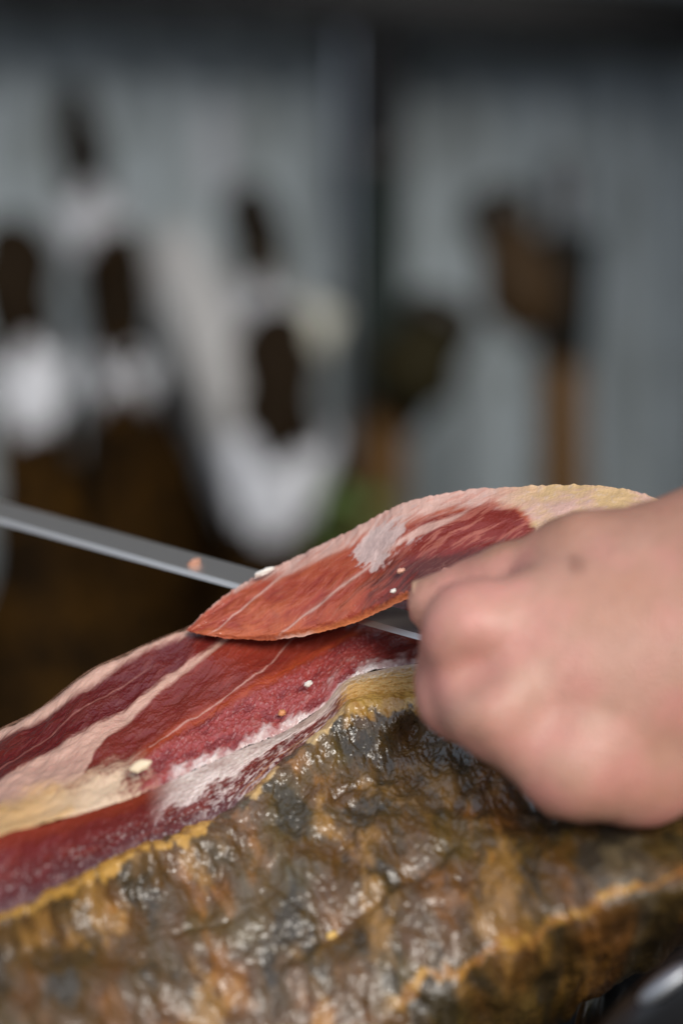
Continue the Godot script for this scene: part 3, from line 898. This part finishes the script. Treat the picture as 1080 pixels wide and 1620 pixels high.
func make_slice() -> void:
	var origin := P(480, 1000, 0.69)
	var slice := thing("ham_slice", "thin red slice of ham with a fat rim, lifted off the cut face", "ham slice", origin)
	var nu := 640
	var half := 150
	var nv := half * 2
	var pts := PackedVector3Array()
	pts.resize(nu * nv)
	var cols := PackedColorArray()
	cols.resize(nu * nv)
	var n1 := nz[1]
	var n3 := nz[3]
	var n5 := nz[5]
	var lean := Color(0.33, 0.052, 0.034)
	var lean_b := Color(0.45, 0.105, 0.050)
	var deep := Color(0.085, 0.022, 0.020)
	var oval := Color(0.22, 0.032, 0.026)
	var fat := Color(0.68, 0.42, 0.35)
	var white := Color(0.68, 0.52, 0.48)
	var yellow := Color(0.70, 0.47, 0.24)
	var orange := Color(0.66, 0.22, 0.07)
	for i in nu:
		var u := 10.0 * i / (nu - 1)
		var k := mini(int(u), 9)
		var t := u - k
		var top := cr(SLICE_T[maxi(k - 1, 0)], SLICE_T[k], SLICE_T[k + 1], SLICE_T[mini(k + 2, 10)], t)
		var bot := cr(SLICE_B[maxi(k - 1, 0)], SLICE_B[k], SLICE_B[k + 1], SLICE_B[mini(k + 2, 10)], t)
		var top_rag := n3.get_noise_2d(u * 5.0, 3.0) * 2.0 + n5.get_noise_2d(u * 9.0, 9.0) * 1.6 * (1.0 - sm(4.0, 5.0, u) * 0.6)
		var bot_rag := n3.get_noise_2d(u * 4.0, 33.0) * 1.6 + n5.get_noise_2d(u * 10.0, 39.0) * 1.2
		for j in nv:
			var front := j < half
			var v := (float(j) / (half - 1)) if front else (1.0 - float(j - half) / (half - 1))
			var id := i * nv + j
			var q := top.lerp(bot, v)
			q.y += top_rag * pow(1.0 - v, 14.0) + bot_rag * pow(v, 14.0)
			# the slice bellies towards the carver and curls over at its free edge
			var belly := sin(v * PI) * 0.004 * sm(0.3, 3.0, u)
			var curl := pow(sm(0.86, 1.0, v), 2.0) * 0.0022 * sm(0.5, 2.0, u)
			var thick := 0.0014 * minf(1.0, 1.0 - pow(absf(v * 2.0 - 1.0), 24.0)) * sm(-0.1, 0.25, u)
			var fib := v + u * 0.24 + n1.get_noise_2d(u * 0.5, v * 1.2 + 20.0) * 0.10
			var streak := n5.get_noise_2d(u * 1.2, fib * 11.0)
			var thin := n3.get_noise_2d(u * 2.0 + 40.0, fib * 34.0)
			var soft := n1.get_noise_2d(u * 0.9, v * 2.5)
			var spot := n5.get_noise_2d(u * 7.0, v * 11.0)
			var relief := streak * 0.00009 + thin * 0.00003 + spot * 0.00006 + soft * 0.0012
			var d := q.z - belly + curl - relief + (0.0 if front else thick + 0.0002)
			pts[id] = P(q.x, q.y, d)
			var c := mixc(lean, lean_b, 0.5 + soft * 0.8 + streak * 0.5)
			c = mixc(c, Color(0.55, 0.15, 0.06), sm(0.5, 0.95, v + soft * 0.3) * (1.0 - sm(2.4, 3.6, u + soft)) * 0.5)
			c = mixc(c, deep, sm(3.6, 5.2, u + streak) * sm(0.40, 0.60, v + streak * 0.06) * (1.0 - sm(0.88, 0.98, v + spot * 0.08)) * 0.95)
			c = mixc(c, Color(0.62, 0.30, 0.24), sm(0.16, 0.42, thin + streak * 0.4) * 0.10)
			c = mixc(c, Color(0.20, 0.035, 0.03), sm(0.15, 0.5, -thin * 0.5 - streak * 0.7 - soft * 0.3) * 0.28)
			# lines of fat that run on from the cut face
			var la := line2([Vector2(0.5, 1.0), Vector2(0.8, 0.80), Vector2(1.37, 0.48), Vector2(2.0, 0.30), Vector2(2.65, 0.15), Vector2(3.3, 0.13), Vector2(4.0, 0.13)], u)
			c = mixc(c, fat, exp(-pow((v - la + streak * 0.02) / (0.020 + 0.02 * sm(2.0, 3.0, u)), 2.0)) * 0.75 * sm(0.5, 0.9, u) * (1.0 - sm(3.6, 4.2, u)))
			var lb := line2([Vector2(2.2, 1.0), Vector2(2.43, 0.89), Vector2(3.03, 0.73), Vector2(3.68, 0.56), Vector2(4.14, 0.49), Vector2(4.5, 0.44)], u)
			c = mixc(c, fat * 0.85, exp(-pow((v - lb + streak * 0.02) / 0.018, 2.0)) * 0.8 * sm(2.2, 2.5, u) * (1.0 - sm(4.4, 4.7, u)))
			# fat rim along the upper edge, wider towards the hand
			var rw := line2([Vector2(0, 0.05), Vector2(1.0, 0.05), Vector2(2.0, 0.09), Vector2(3.0, 0.13), Vector2(4.0, 0.16), Vector2(5.0, 0.24), Vector2(5.7, 0.19), Vector2(6.4, 0.17), Vector2(6.9, 0.24), Vector2(7.35, 0.5), Vector2(7.6, 1.2)], u)
			# dark red muscle in the fat
			var ov := sm(0.0, 0.06, v - rw + streak * 0.05) * sm(4.6, 5.4, u + streak * 0.3) * (1.0 - sm(0.55, 0.72, v + streak * 0.1))
			c = mixc(c, oval, ov)
			c = mixc(c, Color(0.50, 0.17, 0.12), ov * sm(0.0, 0.35, streak + 0.5 * thin) * 0.6)
			var rimc := mixc(fat, Color(0.60, 0.26, 0.20), sm(0.0, 0.4, streak + thin * 0.4) * 0.55)
			rimc = mixc(rimc, mixc(yellow, fat, 0.35 + soft * 1.3 + streak * 0.5), sm(6.2, 7.4, u + soft * 0.5))
			rimc = mixc(rimc, white, sm(0.2, 0.5, spot) * 0.3)
			c = mixc(c, rimc, 1.0 - sm(rw - 0.07, rw + 0.05, v + streak * 0.06 + soft * 0.05))
			# white fat patch
			var wp := Vector2((u - 4.55) / 0.55, (v - 0.30 - (u - 4.5) * 0.03) / 0.22)
			c = mixc(c, white * (1.0 + 0.2 * spot), (1.0 - sm(0.7, 1.15, wp.length() + streak * 0.5 + soft * 0.6 + spot * 0.3)) * 0.85)
			# tongue of fat into the oval
			var tg := Vector2((u - 5.4) / 0.8, (v - 0.33 + (u - 5.4) * 0.10) / 0.05)
			c = mixc(c, fat, (1.0 - sm(0.6, 1.2, tg.length() + streak * 0.5)) * 0.8)
			# dry orange free edge
			c = mixc(c, orange, sm(0.90, 0.985, v + spot * 0.03) * sm(2.0, 2.8, u) * 0.55)
			c = mixc(c, fat, sm(0.93, 0.99, v + spot * 0.03) * sm(2.2, 2.5, u + spot * 0.2) * (1.0 - sm(2.9, 3.2, u)) * 0.8)
			c.a = 1.0
			cols[id] = c
	var m := mat(Color.WHITE, 0.22, 0.5, true)
	m.backlight_enabled = true
	m.backlight = Color(0.36, 0.13, 0.08)
	add_bump(m, bump_texture(47, 0.06, 3), 30.0, 0.02)
	part("slice_sheet", grid_mesh(nu, nv, pts, cols, origin, true), m, slice)

# ---------------------------------------------------------------- knife
func make_knife() -> void:
	var edge_a := P(660, 1012, 0.684)
	var edge_b := P(365, 930, 0.724)
	var spine_a := P(660, 975, 0.699)
	var dir := (edge_b - edge_a).normalized()
	var across := (spine_a - edge_a)
	across = (across - dir * across.dot(dir))
	var width := across.length()
	across = across.normalized()
	var flat := dir.cross(across).normalized()
	if flat.y < 0:
		flat = -flat
	blade_spot = edge_a + dir * (edge_b - edge_a).length() * 1.30 + across * width * 0.55 + flat * 0.0008
	var handle_at := edge_a + dir * 0.255 + across * width * 0.5
	var knife := thing("carving_knife", "long narrow steel carving knife passing under the lifted slice", "knife", handle_at)
	var steel := mat(Color(0.86, 0.81, 0.75), 0.46)
	steel.metallic = 1.0
	# cross sections from the tip to the handle: cutting edge, bevel, spine
	var pts := PackedVector3Array()
	var secs := 40
	for i in secs + 1:
		var s := -0.028 + 0.283 * i / secs
		var w := width
		if s < 0.0:
			w = width * sqrt(maxf(0.02, 1.0 - pow(s / 0.028, 2.0)))
		var e := edge_a + dir * s - handle_at
		var back := e + across * width
		var cut := back - across * w
		var th := 0.0012
		pts.append(cut)
		pts.append(cut + across * 0.0016 + flat * 0.00105)
		pts.append(cut + across * 0.0018 + flat * 0.00110)
		pts.append(back - across * 0.0004 + flat * th)
		pts.append(back + flat * th * 0.6)
		pts.append(back - flat * th * 0.6)
		pts.append(back - across * 0.0004 - flat * th)
		pts.append(cut + across * w * 0.18 - flat * th * 0.8)
	var st := SurfaceTool.new()
	st.begin(Mesh.PRIMITIVE_TRIANGLES)
	st.set_smooth_group(-1)
	for i in secs:
		for k in 8:
			var a := pts[i * 8 + k]
			var b := pts[i * 8 + 8 + k]
			var c := pts[i * 8 + 8 + (k + 1) % 8]
			var d := pts[i * 8 + (k + 1) % 8]
			for p: Vector3 in [a, c, b, a, d, c]:
				st.add_vertex(p)
	st.generate_normals()
	part("blade", st.commit(), steel, knife)
	var hm := mat(Color(0.012, 0.012, 0.012), 0.45)
	part("bolster", tube([-dir * 0.012, dir * 0.004, dir * 0.012], [0.008, 0.011, 0.012], 20), steel, knife)
	part("handle", tube([dir * 0.012, dir * 0.03, dir * 0.07, dir * 0.11, dir * 0.13], [0.0115, 0.014, 0.012, 0.0145, 0.011], 20), hm, knife)

# ---------------------------------------------------------------- hand
func make_hand() -> void:
	var J := {}
	for q: Array in [
		["wr_i", 1235, 900, 0.600], ["wr_m", 1245, 940, 0.592], ["wr_p", 1250, 1010, 0.598],
		["i0", 748, 1000, 0.598], ["m0", 790, 1114, 0.588], ["r0", 912, 1200, 0.590], ["p0", 1022, 1217, 0.602],
		["i1", 724, 1064, 0.620], ["i2", 738, 1000, 0.664], ["i3", 716, 918, 0.688],
		["m1", 726, 1108, 0.612], ["m2", 768, 1060, 0.660], ["m3", 800, 1030, 0.668],
		["r1", 850, 1160, 0.628], ["r2", 880, 1100, 0.652], ["r3", 905, 1060, 0.652],
		["p1", 970, 1190, 0.632], ["p2", 985, 1130, 0.652], ["p3", 995, 1090, 0.648],
		["t0", 1125, 898, 0.615], ["t1", 930, 894, 0.625], ["t2", 806, 926, 0.641], ["t3", 693, 956, 0.655],
		["web", 880, 970, 0.615], ["fa", 1480, 900, 0.590], ["fb", 2300, 860, 0.56],
	]:
		# the back of the hand lies a little nearer than the pinched slice
		J[q[0]] = P(q[1], q[2], 0.655 + (q[3] - 0.655) * (0.55 if q[3] < 0.655 else 1.0))
	# from, to, radius at each end, how softly it joins
	var bones := [
		["wr_i", "i0", 0.0185, 0.0106, 0.012], ["wr_m", "m0", 0.0185, 0.0112, 0.013], ["wr_m", "r0", 0.0185, 0.0112, 0.013], ["wr_p", "p0", 0.0180, 0.0108, 0.013],
		["i0", "i1", 0.0112, 0.0098, 0.009], ["i1", "i2", 0.0096, 0.0086, 0.003], ["i2", "i3", 0.0086, 0.0072, 0.003],
		["m0", "m1", 0.0108, 0.0098, 0.008], ["m1", "m2", 0.0096, 0.0086, 0.003], ["m2", "m3", 0.0086, 0.0074, 0.003],
		["r0", "r1", 0.0108, 0.0096, 0.010], ["r1", "r2", 0.0094, 0.0084, 0.003], ["r2", "r3", 0.0084, 0.0072, 0.003],
		["p0", "p1", 0.0100, 0.0086, 0.010], ["p1", "p2", 0.0084, 0.0076, 0.003], ["p2", "p3", 0.0076, 0.0066, 0.003],
		["t0", "t1", 0.0180, 0.0135, 0.012], ["t1", "t2", 0.0132, 0.0106, 0.006], ["t2", "t3", 0.0104, 0.0085, 0.004],
		["wr_i", "t0", 0.020, 0.017, 0.012], ["t0", "web", 0.016, 0.010, 0.010], ["r0", "p0", 0.0108, 0.0104, 0.012], ["m0", "r0", 0.0095, 0.0105, 0.010],
		["wr_i", "fa", 0.024, 0.030, 0.014], ["wr_p", "fa", 0.023, 0.030, 0.014], ["fa", "fb", 0.031, 0.042, 0.012],
	]
	for b: Array in bones:
		b[2] *= 1.035
		b[3] *= 1.035
	var lo := Vector3(1e9, 1e9, 1e9)
	var hi := -lo
	for b: Array in bones:
		for e in 2:
			var r: float = b[2 + e] + 0.012
			lo = lo.min(J[b[e]] - Vector3.ONE * r)
			hi = hi.max(J[b[e]] + Vector3.ONE * r)
	hi.x = minf(hi.x, J["fa"].x + 0.10)
	var cell := 0.0022
	var nx := int((hi.x - lo.x) / cell) + 2
	var ny := int((hi.y - lo.y) / cell) + 2
	var nz_ := int((hi.z - lo.z) / cell) + 2
	var f := PackedFloat32Array()
	f.resize(nx * ny * nz_)
	f.fill(0.02)
	for b: Array in bones:
		var a: Vector3 = J[b[0]]
		var c: Vector3 = J[b[1]]
		var ra: float = b[2]
		var rb: float = b[3]
		var kk: float = b[4]
		var m := maxf(ra, rb) + 0.014
		var l3 := ((a.min(c) - Vector3.ONE * m - lo) / cell).floor()
		var h3 := ((a.max(c) + Vector3.ONE * m - lo) / cell).ceil()
		var ac := c - a
		var inv := 1.0 / ac.length_squared()
		for x in range(maxi(int(l3.x), 0), mini(int(h3.x), nx - 1) + 1):
			for y in range(maxi(int(l3.y), 0), mini(int(h3.y), ny - 1) + 1):
				var row := (x * ny + y) * nz_
				for z in range(maxi(int(l3.z), 0), mini(int(h3.z), nz_ - 1) + 1):
					var p := lo + Vector3(x, y, z) * cell
					var t := clampf((p - a).dot(ac) * inv, 0.0, 1.0)
					var d := p.distance_to(a + ac * t) - lerpf(ra, rb, t)
					var o := f[row + z]
					var w := maxf(kk - absf(o - d), 0.0) / kk
					f[row + z] = minf(o, d) - w * w * kk * 0.25
	# knuckles stand out, with hollows between them
	for q: Array in [["i0", Vector3(0.0, 0.001, 0.002), 0.0106], ["m0", Vector3(0.002, 0.0, 0.002), 0.0116]]:
		var ce: Vector3 = J[q[0]] + q[1]
		var r: float = q[2]
		var l3 := ((ce - Vector3.ONE * (r + 0.008) - lo) / cell).floor()
		var h3 := ((ce + Vector3.ONE * (r + 0.008) - lo) / cell).ceil()
		for x in range(int(l3.x), int(h3.x) + 1):
			for y in range(int(l3.y), int(h3.y) + 1):
				for z in range(int(l3.z), int(h3.z) + 1):
					if x < 0 or y < 0 or z < 0 or x >= nx or y >= ny or z >= nz_:
						continue
					var id := (x * ny + y) * nz_ + z
					var d := (lo + Vector3(x, y, z) * cell).distance_to(ce) - r
					var w := maxf(0.006 - absf(f[id] - d), 0.0) / 0.006
					f[id] = minf(f[id], d) - w * w * 0.0015
	for q: Array in [[J["i0"].lerp(J["m0"], 0.5) + Vector3(-0.003, 0.0, 0.010), 0.0080, 0.0042], [J["m0"].lerp(J["r0"], 0.5) + Vector3(-0.001, 0.006, 0.014), 0.010, 0.0025], [J["m0"].lerp(J["m1"], 0.45) + Vector3(0, -0.006, 0.012), 0.005, 0.002]]:
		var ce: Vector3 = q[0]
		var r: float = q[1] * 2.0
		var l3 := ((ce - Vector3.ONE * r - lo) / cell).floor()
		var h3 := ((ce + Vector3.ONE * r - lo) / cell).ceil()
		for x in range(maxi(int(l3.x), 0), mini(int(h3.x), nx - 1) + 1):
			for y in range(maxi(int(l3.y), 0), mini(int(h3.y), ny - 1) + 1):
				for z in range(maxi(int(l3.z), 0), mini(int(h3.z), nz_ - 1) + 1):
					var dd := (lo + Vector3(x, y, z) * cell).distance_to(ce) / float(q[1])
					f[(x * ny + y) * nz_ + z] += float(q[2]) * exp(-dd * dd)
	# surface nets
	var vid := PackedInt32Array()
	vid.resize(f.size())
	vid.fill(-1)
	var verts := PackedVector3Array()
	var nrm := PackedVector3Array()
	var sx := ny * nz_
	var sy := nz_
	var corner := [0, 1, sy, sy + 1, sx, sx + 1, sx + sy, sx + sy + 1]
	var offs := [Vector3(0, 0, 0), Vector3(0, 0, 1), Vector3(0, 1, 0), Vector3(0, 1, 1), Vector3(1, 0, 0), Vector3(1, 0, 1), Vector3(1, 1, 0), Vector3(1, 1, 1)]
	var edges := [[0, 1], [0, 2], [0, 4], [1, 3], [1, 5], [2, 3], [2, 6], [4, 5], [4, 6], [3, 7], [5, 7], [6, 7]]
	for x in nx - 1:
		for y in ny - 1:
			var base := x * sx + y * sy
			for z in nz_ - 1:
				var id := base + z
				var f0 := f[id]
				if f0 > 0.008 or f0 < -0.008:
					continue
				var neg := 0
				for k in 8:
					if f[id + corner[k]] < 0.0:
						neg += 1
				if neg == 0 or neg == 8:
					continue
				var acc := Vector3.ZERO
				var cnt := 0
				for e: Array in edges:
					var va := f[id + corner[e[0]]]
					var vb := f[id + corner[e[1]]]
					if (va < 0.0) != (vb < 0.0):
						acc += offs[e[0]].lerp(offs[e[1]], va / (va - vb))
						cnt += 1
				vid[id] = verts.size()
				verts.append(lo + (Vector3(x, y, z) + acc / cnt) * cell)
				var g := Vector3(f[id + 4 * 0 + sx] + f[id + sx + sy + 1] - f[id] - f[id + sy + 1], f[id + sy] + f[id + sx + sy + 1] - f[id] - f[id + sx + 1], f[id + 1] + f[id + sx + sy + 1] - f[id] - f[id + sx + sy])
				nrm.append(g.normalized())
	var idx := PackedInt32Array()
	for x in range(1, nx - 1):
		for y in range(1, ny - 1):
			var base := x * sx + y * sy
			for z in range(1, nz_ - 1):
				var id := base + z
				if vid[id] < 0 and vid[id - sx] < 0 and vid[id - sy] < 0 and vid[id - 1] < 0:
					continue
				var inside := f[id] < 0.0
				for ax in 3:
					var step: int = [sx, sy, 1][ax]
					if (f[id + step] < 0.0) == inside:
						continue
					var s1: int = [sy, 1, sx][ax]
					var s2: int = [1, sx, sy][ax]
					var a := vid[id]
					var b := vid[id - s1]
					var c := vid[id - s1 - s2]
					var d := vid[id - s2]
					if a < 0 or b < 0 or c < 0 or d < 0:
						continue
					if inside:
						idx.append_array(PackedInt32Array([a, c, b, a, d, c]))
					else:
						idx.append_array(PackedInt32Array([a, b, c, a, c, d]))
	var origin := P(1000, 1000, 0.60)
	var n0 := nz[0]
	var n5 := nz[5]
	var cols := PackedColorArray()
	cols.resize(verts.size())
	var mole := P(920, 906, 0.60)
	var skin := Color(0.49, 0.262, 0.195)
	var pink := Color(0.60, 0.25, 0.215)
	var tan_ := Color(0.42, 0.205, 0.135)
	for i in verts.size():
		var p := verts[i]
		var q := (p - origin) * 1000.0
		var c := mixc(skin, tan_, 0.25 + n0.get_noise_3dv(q * 0.02) * 1.1)
		var near := 0.0
		for k: String in ["i0", "m0", "r0", "p0", "m1"]:
			near = maxf(near, exp(-pow(p.distance_to(J[k]) / 0.016, 2.0)))
		c = mixc(c, pink, near * 0.85 + n5.get_noise_3dv(q * 0.05) * 0.8)
		c = c * (1.0 + 0.10 * n5.get_noise_3dv(q * 0.25))
		c = mixc(c, Color(0.16, 0.07, 0.05), (1.0 - sm(0.0012, 0.0030, Vector2(p.x - mole.x, p.y - mole.y).length())) * 0.45)
		c.a = 1.0
		cols[i] = c
		var w := n5.get_noise_3dv(q * 0.08) * 0.9 + n5.get_noise_3dv(q * Vector3(0.5, 0.22, 0.3)) * 0.22
		verts[i] = p + nrm[i] * w * 0.001 - origin
	var arr := []
	arr.resize(Mesh.ARRAY_MAX)
	arr[Mesh.ARRAY_VERTEX] = verts
	arr[Mesh.ARRAY_NORMAL] = nrm
	arr[Mesh.ARRAY_COLOR] = cols
	arr[Mesh.ARRAY_INDEX] = idx
	var mesh := ArrayMesh.new()
	mesh.add_surface_from_arrays(Mesh.PRIMITIVE_TRIANGLES, arr)
	var person := thing("person", "bare hand pinching the lifted ham slice between thumb and fingers", "person", origin)
	var sk := mat(Color.WHITE, 0.40, 0.5, true)
	sk.subsurf_scatter_enabled = true
	sk.subsurf_scatter_strength = 0.12
	add_bump(sk, bump_texture(61, 0.06, 4), 24.0, 0.035)
	var hand := part("hand", mesh, sk, person)
	# thumb nail
	var nail := PackedVector3Array()
	var td: Vector3 = (J["t3"] - J["t2"]).normalized()
	var nup := (Vector3(0, 0.95, 0.1) - td * Vector3(0, 0.95, 0.1).dot(td)).normalized()
	var ns := td.cross(nup)
	for i in 9:
		for j in 11:
			var s := lerpf(-0.010, 0.0050, i / 8.0)
			var an := lerpf(-0.8, 0.8, j / 10.0)
			var rr := lerpf(0.0089, 0.0079, i / 8.0)
			nail.append(J["t3"] + td * (s - absf(an) * 0.0015) + (nup * cos(an) + ns * sin(an)) * rr)
	part("thumb_nail", grid_mesh(9, 11, nail, PackedColorArray(), origin), mat(Color(0.60, 0.36, 0.24), 0.35), hand)
	var cuff := mat(Color(0.02, 0.02, 0.022), 0.9, 0.2)
	add_bump(cuff, bump_texture(67, 0.1, 2), 40.0, 0.05)
	var fa: Vector3 = J["fa"] - origin
	var fdir: Vector3 = (J["fb"] - J["fa"]).normalized()
	part("sleeve", tube([fa + fdir * 0.05, fa + fdir * 0.052, fa + fdir * 0.12, fa + fdir * 0.25, fa + fdir * 0.4], [0.036, 0.042, 0.046, 0.052, 0.058], 32), cuff, person)

# ---------------------------------------------------------------- crumbs
func blob(seed_: int, size: Vector3) -> ArrayMesh:
	var nn := noise(seed_, 2)
	var pts := PackedVector3Array()
	for i in 13:
		var la := PI * i / 12.0
		for j in 16:
			var lo := TAU * j / 16.0
			var n := Vector3(sin(la) * cos(lo), cos(la), sin(la) * sin(lo))
			pts.append(n * size * (1.0 + 0.45 * nn.get_noise_3dv(n * 1.4)))
	return grid_mesh(13, 16, pts, PackedColorArray(), Vector3.ZERO, true)

func make_crumbs() -> void:
	var white := mat(Color(0.74, 0.68, 0.62), 0.5)
	var pink := mat(Color(0.62, 0.33, 0.24), 0.45)
	var yellow := mat(Color(0.72, 0.46, 0.14), 0.45)
	var list := [
		["fat_crumb", "white fat crumb at the slice's upper edge beside the blade", 418, 905, 0.712, Vector3(0.0034, 0.0009, 0.0012), white],
		["meat_crumb", "pink crumb of meat stuck to the flat of the blade", 290, 880, 0.738, Vector3(0.0022, 0.0007, 0.0040), pink],
		["salt_crystal", "white crystal on the granular part of the cut face", 487, 1082, 0.690, Vector3(0.0013, 0.0008, 0.0010), white],
		["fat_crumb", "small yellow crumb of fat lying on the dark rind", 524, 1480, 0.638, Vector3(0.0017, 0.0010, 0.0012), yellow],
		["fat_crumb", "cream flake of fat at the end of the pale fat strip", 222, 1212, 0.655, Vector3(0.0030, 0.0013, 0.0005), mat(Color(0.72, 0.58, 0.40), 0.5)],
		["meat_crumb", "orange fleck of meat on the granular part of the cut face", 446, 1128, 0.683, Vector3(0.0011, 0.0009, 0.0008), mat(Color(0.62, 0.25, 0.10), 0.45)],
		["salt_crystal", "pale crystal on the dark muscle of the slice beside the thumb", 622, 935, 0.6775, Vector3(0.0009, 0.0006, 0.0005), white],
		["fat_crumb", "pale fat fleck on the slice above the crystal by the thumb", 634, 903, 0.682, Vector3(0.0012, 0.0007, 0.0008), pink],
	]
	var k := 0
	for l: Array in list:
		var t := thing(l[0], l[1], l[0].replace("_", " "), P(l[2], l[3], l[4]))
		var o := part("flake", blob(70 + k, l[5]), l[6], t)
		o.rotation_degrees = Vector3(-20, 0, 25)
		if k == 1:
			t.position = blade_spot
		k += 1
